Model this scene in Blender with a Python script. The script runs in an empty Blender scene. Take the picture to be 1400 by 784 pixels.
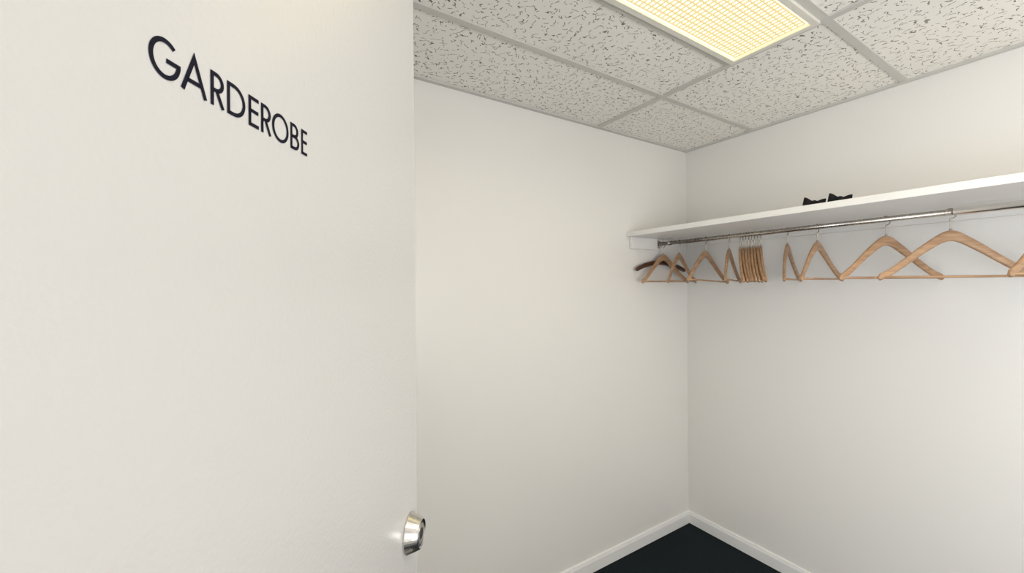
import bpy, bmesh, math, random
from mathutils import Vector, Matrix
random.seed(7)
S = bpy.context.scene
S.view_settings.view_transform = 'Standard'
S.view_settings.look = 'None'
S.view_settings.exposure = 0.0

H = 2.5
XL, YF = -2.80, -2.80      # left wall inner face, front wall inner face

# ---------------------------------------------------------------- materials
def new_mat(name):
    m = bpy.data.materials.new(name); m.use_nodes = True
    nt = m.node_tree
    return m, nt, nt.nodes['Principled BSDF']

def paint(name, col, rough=0.5, nscale=60, bump=0.05, var=0.02, dist=0.002, spec=0.5):
    m, nt, b = new_mat(name)
    tc = nt.nodes.new('ShaderNodeTexCoord')
    n = nt.nodes.new('ShaderNodeTexNoise'); n.inputs['Scale'].default_value = nscale
    n.inputs['Detail'].default_value = 2
    nt.links.new(tc.outputs['Object'], n.inputs['Vector'])
    bp = nt.nodes.new('ShaderNodeBump'); bp.inputs['Strength'].default_value = bump
    bp.inputs['Distance'].default_value = dist
    nt.links.new(n.outputs['Fac'], bp.inputs['Height'])
    nt.links.new(bp.outputs['Normal'], b.inputs['Normal'])
    n2 = nt.nodes.new('ShaderNodeTexNoise'); n2.inputs['Scale'].default_value = 1.7
    nt.links.new(tc.outputs['Object'], n2.inputs['Vector'])
    r = nt.nodes.new('ShaderNodeMix'); r.data_type = 'RGBA'
    r.inputs['A'].default_value = (*[c*(1-var) for c in col], 1)
    r.inputs['B'].default_value = (*[min(1, c*(1+var)) for c in col], 1)
    nt.links.new(n2.outputs['Fac'], r.inputs['Factor'])
    nt.links.new(r.outputs['Result'], b.inputs['Base Color'])
    b.inputs['Roughness'].default_value = rough
    b.inputs['Specular IOR Level'].default_value = spec
    return m

def metal(name, col, rough):
    m, nt, b = new_mat(name)
    tc = nt.nodes.new('ShaderNodeTexCoord')
    n = nt.nodes.new('ShaderNodeTexNoise'); n.inputs['Scale'].default_value = 90
    nt.links.new(tc.outputs['Object'], n.inputs['Vector'])
    mr = nt.nodes.new('ShaderNodeMapRange')
    mr.inputs['To Min'].default_value = rough*0.8; mr.inputs['To Max'].default_value = rough*1.25
    nt.links.new(n.outputs['Fac'], mr.inputs['Value'])
    nt.links.new(mr.outputs['Result'], b.inputs['Roughness'])
    b.inputs['Base Color'].default_value = (*col, 1)
    b.inputs['Metallic'].default_value = 1
    return m

def wood(name, c1, c2, rough=0.4):
    m, nt, b = new_mat(name)
    tc = nt.nodes.new('ShaderNodeTexCoord')
    oi = nt.nodes.new('ShaderNodeObjectInfo')
    mp = nt.nodes.new('ShaderNodeMapping'); mp.inputs['Scale'].default_value = (8, 60, 60)
    nt.links.new(tc.outputs['Object'], mp.inputs['Vector'])
    ml = nt.nodes.new('ShaderNodeMath'); ml.operation = 'MULTIPLY'; ml.inputs[1].default_value = 20
    nt.links.new(oi.outputs['Random'], ml.inputs[0])
    cx = nt.nodes.new('ShaderNodeCombineXYZ')
    nt.links.new(ml.outputs[0], cx.inputs[0]); nt.links.new(ml.outputs[0], cx.inputs[1])
    nt.links.new(cx.outputs[0], mp.inputs['Location'])
    n = nt.nodes.new('ShaderNodeTexNoise'); n.inputs['Scale'].default_value = 1.6
    n.inputs['Detail'].default_value = 5; n.inputs['Distortion'].default_value = 0.6
    nt.links.new(mp.outputs[0], n.inputs['Vector'])
    r = nt.nodes.new('ShaderNodeValToRGB')
    r.color_ramp.elements[0].color = (*c1, 1); r.color_ramp.elements[0].position = .32
    r.color_ramp.elements[1].color = (*c2, 1); r.color_ramp.elements[1].position = .66
    nt.links.new(n.outputs['Fac'], r.inputs['Fac'])
    hs = nt.nodes.new('ShaderNodeHueSaturation')
    mr = nt.nodes.new('ShaderNodeMapRange'); mr.inputs['To Min'].default_value = .85; mr.inputs['To Max'].default_value = 1.12
    nt.links.new(oi.outputs['Random'], mr.inputs['Value'])
    nt.links.new(mr.outputs[0], hs.inputs['Value'])
    nt.links.new(r.outputs['Color'], hs.inputs['Color'])
    nt.links.new(hs.outputs[0], b.inputs['Base Color'])
    b.inputs['Roughness'].default_value = rough
    return m

M_wall = paint('wall_paint', (.875, .862, .835), .36, 45, .08, .012)
M_door = paint('door_gloss_paint', (.565, .563, .560), .20, 210, .22, .01, .0020)
M_trim = paint('trim_paint', (.90, .90, .89), .35, 60, .03)
M_shelf = paint('shelf_laminate', (.88, .87, .85), .35, 40, .03)
M_tbar = paint('ceiling_grid_metal', (.62, .61, .575), .5, 40, .0)
M_frame = paint('lamp_frame_enamel', (.80, .78, .70), .4, 40, .0)
M_chrome = metal('brushed_steel', (.62, .60, .57), .25)
M_rod = metal('rail_steel', (.46, .43, .39), .27)
M_rodw = metal('rail_sleeve_steel', (.88, .86, .83), .22)
M_wire = metal('hook_wire', (.42, .38, .33), .3)
M_wood = wood('beech_wood', (.34, .190, .100), (.50, .315, .18))
M_dwood = wood('dark_walnut_wood', (.045, .015, .008), (.08, .028, .015), .3)
M_black = paint('black_lettering_vinyl', (.006, .006, .016), .5, 40, 0, .02, .002, .12)
M_fabric = paint('black_satin', (.006, .006, .008), .6, 300, .2, .02, .002, .2)
M_dark = paint('lock_dark', (.02, .02, .022), .4, 40, 0)
M_carpet = paint('charcoal_carpet', (.014, .020, .024), .95, 350, .9, .25, .004, .1)

# ceiling tile : fissured mineral fibre
def tile_mat():
    m, nt, b = new_mat('fissured_mineral_tile')
    L = nt.links.new
    def N(t): return nt.nodes.new('ShaderNode'+t)
    tc = N('TexCoord')
    def math_(op, a, b_=None, c=None):
        n = N('Math'); n.operation = op
        for i, v in enumerate((a, b_, c)):
            if v is None: continue
            if isinstance(v, (int, float)): n.inputs[i].default_value = v
            else: L(v, n.inputs[i])
        return n.outputs[0]
    def vm(op, a, b_):
        n = N('VectorMath'); n.operation = op
        for i, v in enumerate((a, b_)):
            if isinstance(v, tuple): n.inputs[i].default_value = v
            else: L(v, n.inputs[i])
        return n.outputs[0]
    def layer(off, scale, length, width):
        p0 = vm('ADD', tc.outputs['Object'], off)
        nz = N('TexNoise'); nz.inputs['Scale'].default_value = 55; nz.inputs['Detail'].default_value = 1.5
        L(p0, nz.inputs['Vector'])
        d = vm('SUBTRACT', nz.outputs['Color'], (.5, .5, .5))
        d = vm('MULTIPLY', d, (.030, .030, 0))
        p = vm('ADD', p0, d)
        p = vm('MULTIPLY', p, (scale, scale, 0))
        vo = N('TexVoronoi'); vo.voronoi_dimensions = '2D'; vo.inputs['Scale'].default_value = 1
        vo.inputs['Randomness'].default_value = .85
        L(p, vo.inputs['Vector'])
        rel = vm('SUBTRACT', p, vo.outputs['Position'])
        sx = N('SeparateXYZ'); L(rel, sx.inputs[0])
        sc = N('SeparateColor'); L(vo.outputs['Color'], sc.inputs[0])
        a = math_('MULTIPLY', sc.outputs[0], 3.1416)
        ca, sa = math_('COSINE', a), math_('SINE', a)
        u = math_('ADD', math_('MULTIPLY', sx.outputs[0], ca), math_('MULTIPLY', sx.outputs[1], sa))
        v = math_('SUBTRACT', math_('MULTIPLY', sx.outputs[1], ca), math_('MULTIPLY', sx.outputs[0], sa))
        # bend
        bend = math_('MULTIPLY', math_('SUBTRACT', sc.outputs[1], .5), 3.0)
        v = math_('SUBTRACT', v, math_('MULTIPLY', bend, math_('MULTIPLY', u, u)))
        ln = math_('MULTIPLY_ADD', sc.outputs[2], length*.7, length*.35)
        mu = math_('LESS_THAN', math_('ABSOLUTE', u), ln)
        mv = math_('LESS_THAN', math_('ABSOLUTE', v), width)
        return math_('MULTIPLY', mu, mv)
    m1 = layer((0, 0, 0), 30, .42, .042)
    m2 = layer((3.37, 1.71, 0), 31, .20, .042)
    mask = math_('MAXIMUM', m1, m2)
    mix = N('Mix'); mix.data_type = 'RGBA'
    mix.inputs['A'].default_value = (.94, .922, .875, 1)
    mix.inputs['B'].default_value = (.19, .17, .14, 1)
    L(mask, mix.inputs['Factor']); L(mix.outputs['Result'], b.inputs['Base Color'])
    bp = N('Bump'); bp.invert = True; bp.inputs['Strength'].default_value = .3; bp.inputs['Distance'].default_value = .002
    L(mask, bp.inputs['Height']); L(bp.outputs['Normal'], b.inputs['Normal'])
    b.inputs['Roughness'].default_value = .9
    b.inputs['Specular IOR Level'].default_value = .1
    return m
M_tile = tile_mat()

def emis(name, col, st, base=.6):
    m, nt, b = new_mat(name)
    b.inputs['Base Color'].default_value = (*[min(1, c) * base for c in col], 1)
    b.inputs['Emission Color'].default_value = (*col, 1)
    b.inputs['Emission Strength'].default_value = st
    return m
M_glow = emis('lamp_diffuser', (1.0, .84, .43), 2.4, .15)
M_louv = emis('lamp_louvre_plastic', (1.0, .83, .50), .55, .25)
M_fill_glow = emis('added_fill_diffuser', (1.0, .87, .66), 10)  # strong glow for the added fill fixture behind the camera

# ---------------------------------------------------------------- helpers
def obj_from_bm(bm, name, mats, smooth=False, parent=None):
    me = bpy.data.meshes.new(name)
    bmesh.ops.recalc_face_normals(bm, faces=bm.faces)
    bm.to_mesh(me); bm.free()
    for m in mats: me.materials.append(m)
    if smooth:
        for p in me.polygons: p.use_smooth = True
    o = bpy.data.objects.new(name, me)
    S.collection.objects.link(o)
    if parent: o.parent = parent
    return o

def add_box(bm, lo, hi, mi=0, bevel=0):
    r = bmesh.ops.create_cube(bm, size=1)
    vs = r['verts']
    for v in vs:
        v.co = Vector([lo[i] + (v.co[i] + .5) * (hi[i] - lo[i]) for i in range(3)])
    fs = set(f for v in vs for f in v.link_faces)
    for f in fs: f.material_index = mi
    if bevel:
        es = list(set(e for v in vs for e in v.link_edges))
        r2 = bmesh.ops.bevel(bm, geom=es, offset=bevel, segments=2, affect='EDGES', profile=.5)
        for f in r2['faces']: f.material_index = mi

def box(name, lo, hi, mat, bevel=0, parent=None):
    bm = bmesh.new(); add_box(bm, lo, hi, 0, bevel)
    return obj_from_bm(bm, name, [mat], parent=parent)

def tube(bm, pts, r, seg=10, mi=0, cap=True):
    rings = []
    n = len(pts)
    pts = [Vector(p) for p in pts]
    up = None
    for i, p in enumerate(pts):
        t = (pts[min(i+1, n-1)] - pts[max(i-1, 0)]).normalized()
        if up is None:
            up = Vector((0, 1, 0)) if abs(t.y) < .9 else Vector((1, 0, 0))
        a = t.cross(up).normalized(); b_ = a.cross(t).normalized(); up = b_
        rr = r[i] if isinstance(r, (list, tuple)) else r
        rings.append([bm.verts.new(p + a*math.cos(k*2*math.pi/seg)*rr + b_*math.sin(k*2*math.pi/seg)*rr) for k in range(seg)])
    for i in range(n-1):
        for k in range(seg):
            f = bm.faces.new((rings[i][k], rings[i][(k+1) % seg], rings[i+1][(k+1) % seg], rings[i+1][k]))
            f.material_index = mi; f.smooth = True
    if cap:
        for rg in (rings[0], rings[-1]):
            f = bm.faces.new(rg); f.material_index = mi

def revolve(bm, prof, seg=48):
    """prof: list of (axial, radius, material) around local -Y axis"""
    rings = []
    for a, r, m in prof:
        rings.append([bm.verts.new((r*math.cos(k*2*math.pi/seg), -a, r*math.sin(k*2*math.pi/seg))) for k in range(seg)] if r > 1e-6
                     else [bm.verts.new((0, -a, 0))])
    for i in range(len(prof)-1):
        A, B = rings[i], rings[i+1]
        for k in range(seg):
            if len(B) == 1: f = bm.faces.new((A[k], A[(k+1) % seg], B[0]))
            else: f = bm.faces.new((A[k], A[(k+1) % seg], B[(k+1) % seg], B[k]))
            f.material_index = prof[i+1][2]; f.smooth = False

# ---------------------------------------------------------------- room shell
T = .12
box('floor', (XL-1.6, YF-T, -.1), (T, T, 0), M_carpet)
box('wall_back', (XL-T, 0, 0), (T, T, H+.1), M_wall)
box('wall_right', (0, YF, 0), (T, 0, H+.1), M_wall)
WX0, WX1, WZ0, WZ1 = -2.45, -.75, .85, 2.15  # opening for an added window that lets fill light in
bm = bmesh.new()
add_box(bm, (XL-T, YF-T, 0), (WX0, YF, H+.1))
add_box(bm, (WX1, YF-T, 0), (T, YF, H+.1))
add_box(bm, (WX0, YF-T, 0), (WX1, YF, WZ0))
add_box(bm, (WX0, YF-T, WZ1), (WX1, YF, H+.1))
obj_from_bm(bm, 'wall_front', [M_wall])
bm = bmesh.new(); f = .05
add_box(bm, (WX0, YF-.09, WZ0), (WX1, YF-.03, WZ0+f)); add_box(bm, (WX0, YF-.09, WZ1-f), (WX1, YF-.03, WZ1))
add_box(bm, (WX0, YF-.09, WZ0+f), (WX0+f, YF-.03, WZ1-f)); add_box(bm, (WX1-f, YF-.09, WZ0+f), (WX1, YF-.03, WZ1-f))
add_box(bm, ((WX0+WX1)/2-.03, YF-.09, WZ0+f), ((WX0+WX1)/2+.03, YF-.03, WZ1-f))
add_box(bm, (WX0-.03, YF-.02, WZ0-.03), (WX1+.03, YF+.06, WZ0-.002))
obj_from_bm(bm, 'added_fill_window', [M_trim])  # invented window, out of view, there to brighten back wall and ceiling
bm = bmesh.new()
DY0, DY1, DH = -1.735, -2.60, 2.12
add_box(bm, (XL-T, DY0, 0), (XL, 0, H+.1))
add_box(bm, (XL-T, YF, 0), (XL, DY1, H+.1))
add_box(bm, (XL-T, DY1, DH), (XL, DY0, H+.1))
obj_from_bm(bm, 'wall_left', [M_wall])
box('ceiling', (XL, YF, H+.006), (0, 0, H+.1), M_tile)

# ceiling grid
bm = bmesh.new()
w = .0130
xs = [-.82, -2.14]
ys = [-.44, -1.10, -1.76, -2.42]
for y in ys: add_box(bm, (XL, y-w, H-.001), (0, y+w, H+.007))
for y in (-.77, -2.09): add_box(bm, (xs[1], y-w, H-.0015), (xs[0], y+w, H+.007))
for x in xs: add_box(bm, (x-w, YF, H-.002), (x+w, 0, H+.007))
obj_from_bm(bm, 'ceiling_grid', [M_tbar])
bm = bmesh.new()
add_box(bm, (XL, -.022, H-.004), (0, 0, H+.006))
add_box(bm, (-.022, YF, H-.004), (0, -.022, H+.006))
add_box(bm, (XL, YF, H-.004), (-.022, YF+.022, H+.006))
add_box(bm, (XL, YF+.022, H-.004), (XL+.022, -.022, H+.006))
obj_from_bm(bm, 'trim_1', [M_tbar])

# baseboards
def baseboard(name, a, b, n):
    a, b, n = Vector(a), Vector(b), Vector(n)
    prof = [(0, 0), (.014, 0), (.014, .058), (.011, .066), (.009, .074), (0, .076)]
    bm = bmesh.new()
    A = [bm.verts.new((a.x+n.x*d, a.y+n.y*d, z)) for d, z in prof]
    B = [bm.verts.new((b.x+n.x*d, b.y+n.y*d, z)) for d, z in prof]
    for i in range(len(prof)):
        j = (i+1) % len(prof)
        bm.faces.new((A[i], A[j], B[j], B[i]))
    bm.faces.new(A); bm.faces.new(B)
    obj_from_bm(bm, name, [M_trim])
baseboard('baseboard_back', (XL, 0), (0, 0), (0, -1))
baseboard('baseboard_right', (0, 0), (0, YF), (-1, 0))
baseboard('baseboard_front', (XL, YF), (0, YF), (0, 1))

# door frame on the left wall
bm = bmesh.new()
add_box(bm, (XL+.0005, DY1-.06, 0), (XL+.012, DY1, DH+.06))
add_box(bm, (XL+.0005, DY1, DH), (XL+.012, DY0-.01, DH+.06))
obj_from_bm(bm, 'trim_2', [M_trim])

# ---------------------------------------------------------------- ceiling lamps
def lamp(name, x0, x1, y0, y1, glow, louv, grid=True):
    root = bpy.data.objects.new(name, None); S.collection.objects.link(root)
    root.location = ((x0+x1)/2, (y0+y1)/2, H)
    hx, hy = (x1-x0)/2, (y1-y0)/2
    bm = bmesh.new(); f = .020
    z0, z1 = -.012, .004
    add_box(bm, (-hx, -hy, z0), (hx, -hy+f, z1)); add_box(bm, (-hx, hy-f, z0), (hx, hy, z1))
    add_box(bm, (-hx, -hy+f, z0), (-hx+f, hy-f, z1)); add_box(bm, (hx-f, -hy+f, z0), (hx, hy-f, z1))
    obj_from_bm(bm, 'frame', [M_frame], parent=root)
    box('diffuser', (-hx+f, -hy+f, -.001), (hx-f, hy-f, .003), glow, parent=root)
    if grid:
        bm = bmesh.new(); ix, iy = hx-f, hy-f
        p = .0185; nx = int(2*(ix-.012)/p); ny = int(2*(iy-.012)/p)
        b0, b1 = -.0060, -.0015
        for i in range(nx+1):
            x = -ix+.012 + i*2*(ix-.012)/nx
            add_box(bm, (x-.0014, -iy+.012, b0), (x+.0014, iy-.012, b1))
        for j in range(ny+1):
            y = -iy+.012 + j*2*(iy-.012)/ny
            add_box(bm, (-ix+.012, y-.0014, b0-.0004), (ix-.012, y+.0014, b1))
        obj_from_bm(bm, 'louvre', [louv], parent=root)
    return root
lamp('ceiling_light', xs[1]+w, xs[0]-w, -1.10+w, -.77-w, M_glow, M_louv)
lamp('added_fill_ceiling_lamp', xs[1]+w, xs[0]-w, -2.09+w, -1.76-w, M_fill_glow, M_louv, False)  # unseen second fixture, added behind the camera as room fill

# ---------------------------------------------------------------- shelf
SX = -.584
root = bpy.data.objects.new('wall_shelf', None); S.collection.objects.link(root)
box('board', (SX, YF+.001, 1.893), (-.001, -.001, 1.920), M_shelf, .0015, root)
box('end_cleat', (SX+.02, -.020, 1.823), (-.325, -.001, 1.8925), M_shelf, .0015, root)
box('back_cleat', (-.019, YF+.001, 1.858), (-.001, -.021, 1.8925), M_shelf, .0015, root)

# ---------------------------------------------------------------- clothes rail
RX, RZ = -.304, 1.861
bm = bmesh.new()
tube(bm, [(RX, -.003, RZ), (RX, -1.31, RZ)], .0115, 24, 0)
tube(bm, [(RX, -1.30, RZ), (RX, -1.302, RZ), (RX, YF+.003, RZ)], [.0135, .0148, .0148], 24, 1)
# flange + hanger bracket at wall
tube(bm, [(RX, -.0005, RZ), (RX, -.008, RZ)], .026, 24, 2)
add_box(bm, (RX-.003, -.100, RZ-.016), (RX+.003, -.085, 1.8925), 2)
tube(bm, [(RX, -.083, RZ), (RX, -.102, RZ)], .0150, 24, 2)
obj_from_bm(bm, 'clothes_rail', [M_rod, M_rodw, M_chrome])

# ---------------------------------------------------------------- hangers
def lerp_tab(tab, u):
    for i in range(len(tab)-1):
        if u <= tab[i+1][0]:
            a, b_ = tab[i], tab[i+1]
            k = (u-a[0])/(b_[0]-a[0]); k2 = k
            return [a[j]+(b_[j]-a[j])*k2 for j in range(1, len(a))]
    return list(tab[-1][1:])

def hanger_mesh(name, matw, tab, hw, bar=True, contour=.022, barz=-.232):
    """tab: (u, top z, bottom z, half thickness)"""
    bm = bmesh.new(); seg = 14
    stations = []
    N = 30
    for i in range(-N, N+1):
        u = i/N*hw
        stations.append(u)
    rings = []
    def smooth_tab(u):
        acc = [0, 0, 0]; ds = (-.012, -.006, 0, .006, .012)
        for d in ds:
            r = lerp_tab(tab, min(hw, abs(u+d)))
            for j in range(3): acc[j] += r[j]/len(ds)
        return acc
    for u in stations:
        zt, zb, th = smooth_tab(u)
        e = hw-abs(u)
        k = 1
        R = .011
        if e < R: k = math.sqrt(max(.03, 1-((R-e)/R)**2))
        zc, hh = (zt+zb)/2, (zt-zb)/2*k
        yo = -contour*(abs(u)/hw)**2
        th *= (.6+.4*k)
        ring = []
        for s in range(seg):
            a = s*2*math.pi/seg
            c, sn = math.cos(a), math.sin(a)
            px = abs(c)**.6*(1 if c > 0 else -1)*th
            pz = abs(sn)**.6*(1 if sn > 0 else -1)*hh
            ring.append(bm.verts.new((u, yo+px, zc+pz)))
        rings.append(ring)
    for i in range(len(rings)-1):
        for k in range(seg):
            f = bm.faces.new((rings[i][k], rings[i][(k+1) % seg], rings[i+1][(k+1) % seg], rings[i+1][k])); f.smooth = True
    bm.faces.new(rings[0]); bm.faces.new(rings[-1])
    if bar:
        tube(bm, [(-hw+.012, -contour*.9, barz), (hw-.012, -contour*.9, barz)], .0048, 10, 2)
    # hook
    R = .0185
    top = tab[0][1]
    pts = [(0, 0, top-.012), (0, 0, top+.006), (0, 0, -R-.010), (-.001, 0, -R-.004)]
    for i in range(0, 17):
        a = math.radians(-92 + i*(240/16))
        pts.append((R*math.cos(a)+0.0, 0, R*math.sin(a)))
    tube(bm, pts, .0019, 8, 1)
    # ferrule
    tube(bm, [(0, 0, top-.004), (0, 0, top+.004)], .0045, 10, 1)
    me = bpy.data.meshes.new(name)
    bmesh.ops.recalc_face_normals(bm, faces=bm.faces)
    bm.to_mesh(me); bm.free()
    me.materials.append(matw); me.materials.append(M_wire); me.materials.append(matw)
    return me

tabA = [(0, -.060, -.100, .0075), (.018, -.064, -.103, .0072), (.045, -.082, -.120, .007), (.09, -.117, -.152, .0065),
        (.14, -.161, -.192, .006), (.19, -.201, -.230, .006), (.23, -.222, -.248, .006)]
tabD = [(0, -.095, -.125, .010), (.03, -.097, -.127, .010), (.08, -.104, -.132, .010), (.15, -.118, -.146, .011),
        (.20, -.133, -.160, .012), (.235, -.150, -.172, .011)]
meA = hanger_mesh('wooden_coat_hanger', M_wood, tabA, .23)
meD = hanger_mesh('dark_coat_hanger', M_dwood, tabD, .235, bar=False, contour=.012)

def put(me, name, y, ang, tilt=0, dz=-.0055):
    o = bpy.data.objects.new(name, me); S.collection.objects.link(o)
    o.matrix_world = Matrix.Translation((RX, y, RZ+dz)) @ Matrix.Rotation(math.radians(ang), 4, 'Z') @ Matrix.Rotation(math.radians(tilt), 4, 'Y')
    return o
put(meD, 'dark_coat_hanger', -.021, 0, 0)
hang = [(-.046, 1, 0), (-.158, 15, 0), (-.330, 5, 2), (-.465, 20, 1)]
for i in range(8):
    hang.append((-.524-i*.0148, 27+random.uniform(-1.2, 1.2), random.uniform(-1, 1)))
hang += [(-.750, 15, 0), (-.873, 1, 0), (-1.1115, -27, 0)]
for i, (y, a, t) in enumerate(hang): put(meA, 'wooden_coat_hanger', y, a, t)
put(meA, 'wooden_coat_hanger', -1.292, -50, 0)
put(meA, 'wooden_coat_hanger', -1.532, -25, 0, -.0020)

# ---------------------------------------------------------------- black bow ties on the shelf
def bow_tie(name, loc, rz, roll):
    bm = bmesh.new(); seg = 12
    rings = []
    for u, h, t in ((-.055, .026, .004), (-.050, .029, .007), (-.035, .024, .010), (-.018, .014, .010), (-.006, .009, .008),
                    (.006, .009, .008), (.018, .014, .010), (.035, .024, .010), (.050, .029, .007), (.055, .026, .004)):
        rings.append([bm.verts.new((u, math.cos(a)*t, math.sin(a)*h + .0)) for a in [s*2*math.pi/seg for s in range(seg)]])
    for i in range(len(rings)-1):
        for k in range(seg):
            bm.faces.new((rings[i][k], rings[i][(k+1) % seg], rings[i+1][(k+1) % seg], rings[i+1][k])).smooth = True
    bm.faces.new(rings[0]); bm.faces.new(rings[-1])
    add_box(bm, (-.009, -.013, -.013), (.009, .013, .013), 0, .003)
    M = Matrix.Rotation(math.radians(rz), 4, 'Z') @ Matrix.Rotation(math.radians(roll), 4, 'Y') @ Matrix.Scale(.70, 4)
    bmesh.ops.transform(bm, matrix=M, verts=bm.verts)
    mz = min(v.co.z for v in bm.verts)
    o = obj_from_bm(bm, name, [M_fabric])
    o.location = (loc[0], loc[1], 1.9200-mz)
    return o
bow_tie('black_bow_tie', (-.462, -.922), -62, 10)
bow_tie('black_bow_tie', (-.462, -1.012), -60, 10)

# ---------------------------------------------------------------- door
ud = Vector((.5923, .8051, 0)).normalized()
P0 = Vector((-2.640, -1.586, 0))
MD = Matrix(((ud.x, -ud.y, 0, P0.x), (ud.y, ud.x, 0, P0.y), (0, 0, 1, 0), (0, 0, 0, 1)))
UE = .6617; UH = UE-.86
droot = bpy.data.objects.new('door_1', None); S.collection.objects.link(droot); droot.matrix_world = MD
box('leaf', (UH, 0, .012), (UE, .040, 2.10), M_door, .0015, droot)
# lever handle below the frame
bm = bmesh.new()
revolve(bm, [(0, .026, 0), (.006, .026, 0), (.008, .024, 0), (.008, .010, 0), (.045, .009, 0), (.045, 0, 0)])
for v in bm.verts: v.co += Vector((UE-.055, 0, 1.02))
tube(bm, [(UE-.055, -.042, 1.02), (UE-.075, -.046, 1.02), (UE-.17, -.046, 1.02)], .009, 14)
obj_from_bm(bm, 'lever_handle', [M_chrome], parent=droot)

# lock
bm = bmesh.new()
revolve(bm, [(0, .0290, 0), (.0025, .0292, 0), (.013, .0245, 0), (.0195, .0212, 0), (.0205, .0195, 0), (.0190, .0175, 0),
             (.0175, .0165, 1), (.0175, .0150, 0), (.0195, .0142, 0), (.0198, .0080, 0), (.0190, .0078, 1), (.0190, 0, 1)])
add_box(bm, (-.0012, -.0192, -.0055), (.0012, -.0188, .0055), 1)
o = obj_from_bm(bm, 'door_lock', [M_chrome, M_dark])
o.matrix_world = MD @ Matrix.Translation((.6180, -.0001, 1.227))

# lettering (geometric sans capitals built from stroke ribbons)
CAP = .0215; SW = .0026; BZ = 1.715
def ribbon(bm, pts, closed=False, sw=SW):
    pts = [Vector((p[0], p[1])) for p in pts]; n = len(pts)
    Ls, Rs = [], []
    for i in range(n):
        if closed: a, b_ = pts[(i-1) % n], pts[(i+1) % n]
        else: a, b_ = pts[max(0, i-1)], pts[min(n-1, i+1)]
        d1 = (pts[i]-a).normalized() if (pts[i]-a).length > 0 else (b_-pts[i]).normalized()
        d2 = (b_-pts[i]).normalized() if (b_-pts[i]).length > 0 else d1
        t = (d1+d2).normalized(); nn = Vector((-t.y, t.x))
        k = sw/2/max(.35, nn.dot(Vector((-d1.y, d1.x))))
        for lst, s in ((Ls, 1), (Rs, -1)):
            q = pts[i]+nn*k*s
            lst.append(bm.verts.new((q.x, 0, q.y)))
    for i in range(n if closed else n-1):
        j = (i+1) % n
        bm.faces.new((Ls[i], Ls[j], Rs[j], Rs[i]))
def arc(cx, cy, rx, ry, a0, a1, n=28):
    return [(cx+rx*math.cos(math.radians(a0+(a1-a0)*i/n)), cy+ry*math.sin(math.radians(a0+(a1-a0)*i/n))) for i in range(n+1)]
bm = bmesh.new(); h = SW/2; C = CAP
def L_E(x0, x1):
    ribbon(bm, [(x1, h), (x0+h, h), (x0+h, C-h), (x1, C-h)]); ribbon(bm, [(x0+h, C*.52), (x1-.0004, C*.52)])
def L_R(x0, x1, leg):
    r = C*.235; cx = x1-r-h
    ribbon(bm, [(x0+h, 0), (x0+h, C-h)] + [(cx, C-h)] + arc(cx, C-h-r, r, r, 90, -90)[1:] + [(x0+h, C-h-2*r)])
    ribbon(bm, [(x0+.0048, C-h-2*r), (leg-h, 0)])
def L_G(x0, x1):
    cx, cy = (x0+x1)/2+.0004, C/2; rx = (x1-x0)/2-h; ry = C/2-h+.0004
    ribbon(bm, arc(cx, cy, rx, ry, 48, 358, 60))
    ribbon(bm, [(cx+.0006, cy-.0006), (cx+rx+h, cy-.0006)])
def L_A(x0, x1):
    m = (x0+x1)/2
    ribbon(bm, [(x0+h, 0), (m, C-.0002), (x1-h, 0)]); ribbon(bm, [(x0+.0042, C*.32), (x1-.0042, C*.32)])
def L_D(x0, x1):
    r = C/2-h; cx = x1-h-r*1.0
    ribbon(bm, [(x0+h, 0), (x0+h, C-h), (cx, C-h)]+arc(cx, C/2, r, r, 90, -90)[1:]+[(x0+h, h)])
def L_O(x0, x1):
    ribbon(bm, arc((x0+x1)/2, C/2, (x1-x0)/2-h, C/2-h+.0004, 0, 360, 48)[:-1], closed=True)
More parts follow.
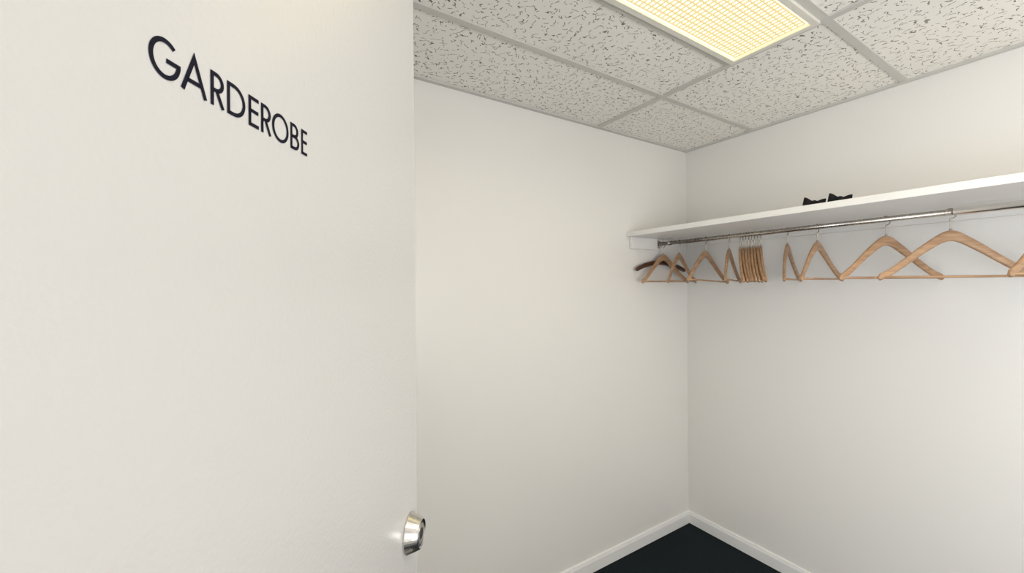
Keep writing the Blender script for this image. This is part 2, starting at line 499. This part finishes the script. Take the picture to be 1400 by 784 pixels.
def L_B(x0, x1):
    r1 = C*.215; r2 = (C-2*h-2*r1)/2; ym = C-h-2*r1
    ribbon(bm, [(x0+h, 0), (x0+h, C-h)]+[(x1-.0012-h-r1, C-h)]+arc(x1-.0012-h-r1, C-h-r1, r1, r1, 90, -90)[1:]+[(x0+h, ym)])
    ribbon(bm, [(x0+h, ym), (x1-h-r2, ym)]+arc(x1-h-r2, h+r2, r2, r2, 90, -90)[1:]+[(x0+h, h)])
L_G(0, .0190); L_A(.0193, .0378); L_R(.0403, .0510, .0515); L_D(.0536, .0700); L_E(.0731, .0834)
L_R(.0858, .0966, .0972); L_O(.0980, .1182); L_B(.1207, .1327); L_E(.1357, .1444)
o = obj_from_bm(bm, 'garderobe_lettering', [M_black])
o.matrix_world = MD @ Matrix.Translation((.2120, -.0004, BZ))

# ---------------------------------------------------------------- lights
def area(name, loc, direction, sx, sy, e, col):
    l = bpy.data.lights.new(name, 'AREA'); l.shape = 'RECTANGLE'; l.size = sx; l.size_y = sy
    l.energy = e; l.color = col
    o = bpy.data.objects.new(name, l); S.collection.objects.link(o)
    o.location = loc
    o.rotation_euler = Vector(direction).to_track_quat('-Z', 'Y').to_euler()
    return o
area('corridor_daylight', (XL-1.2, -2.15, 1.20), (1, .18, .15), 1.2, 2.0, 64, (.89, .94, 1.0))
area('added_window_fill', ((WX0+WX1)/2, YF-.35, 1.15), (0, 1, .38), 1.9, 1.5, 47, (1.0, .985, .96))  # fill light through the added window, aimed at back wall and ceiling
wl = bpy.data.worlds.new('soft_daylight'); S.world = wl; wl.use_nodes = True
wl.node_tree.nodes['Background'].inputs[0].default_value = (.94, .96, 1.0, 1)
wl.node_tree.nodes['Background'].inputs[1].default_value = .9

# ---------------------------------------------------------------- camera
cam = bpy.data.cameras.new('camera'); co = bpy.data.objects.new('camera', cam); S.collection.objects.link(co)
cam.sensor_width = 36; cam.lens = 36*555/1400; cam.clip_start = .01
co.matrix_world = Matrix.Translation((-2.467, -1.695, 1.6)) @ Matrix.Rotation(math.radians(-32.2), 4, 'Z') @ Matrix.Rotation(math.radians(90), 4, 'X') @ Matrix.Rotation(math.radians(-.45), 4, 'Z')
S.camera = co
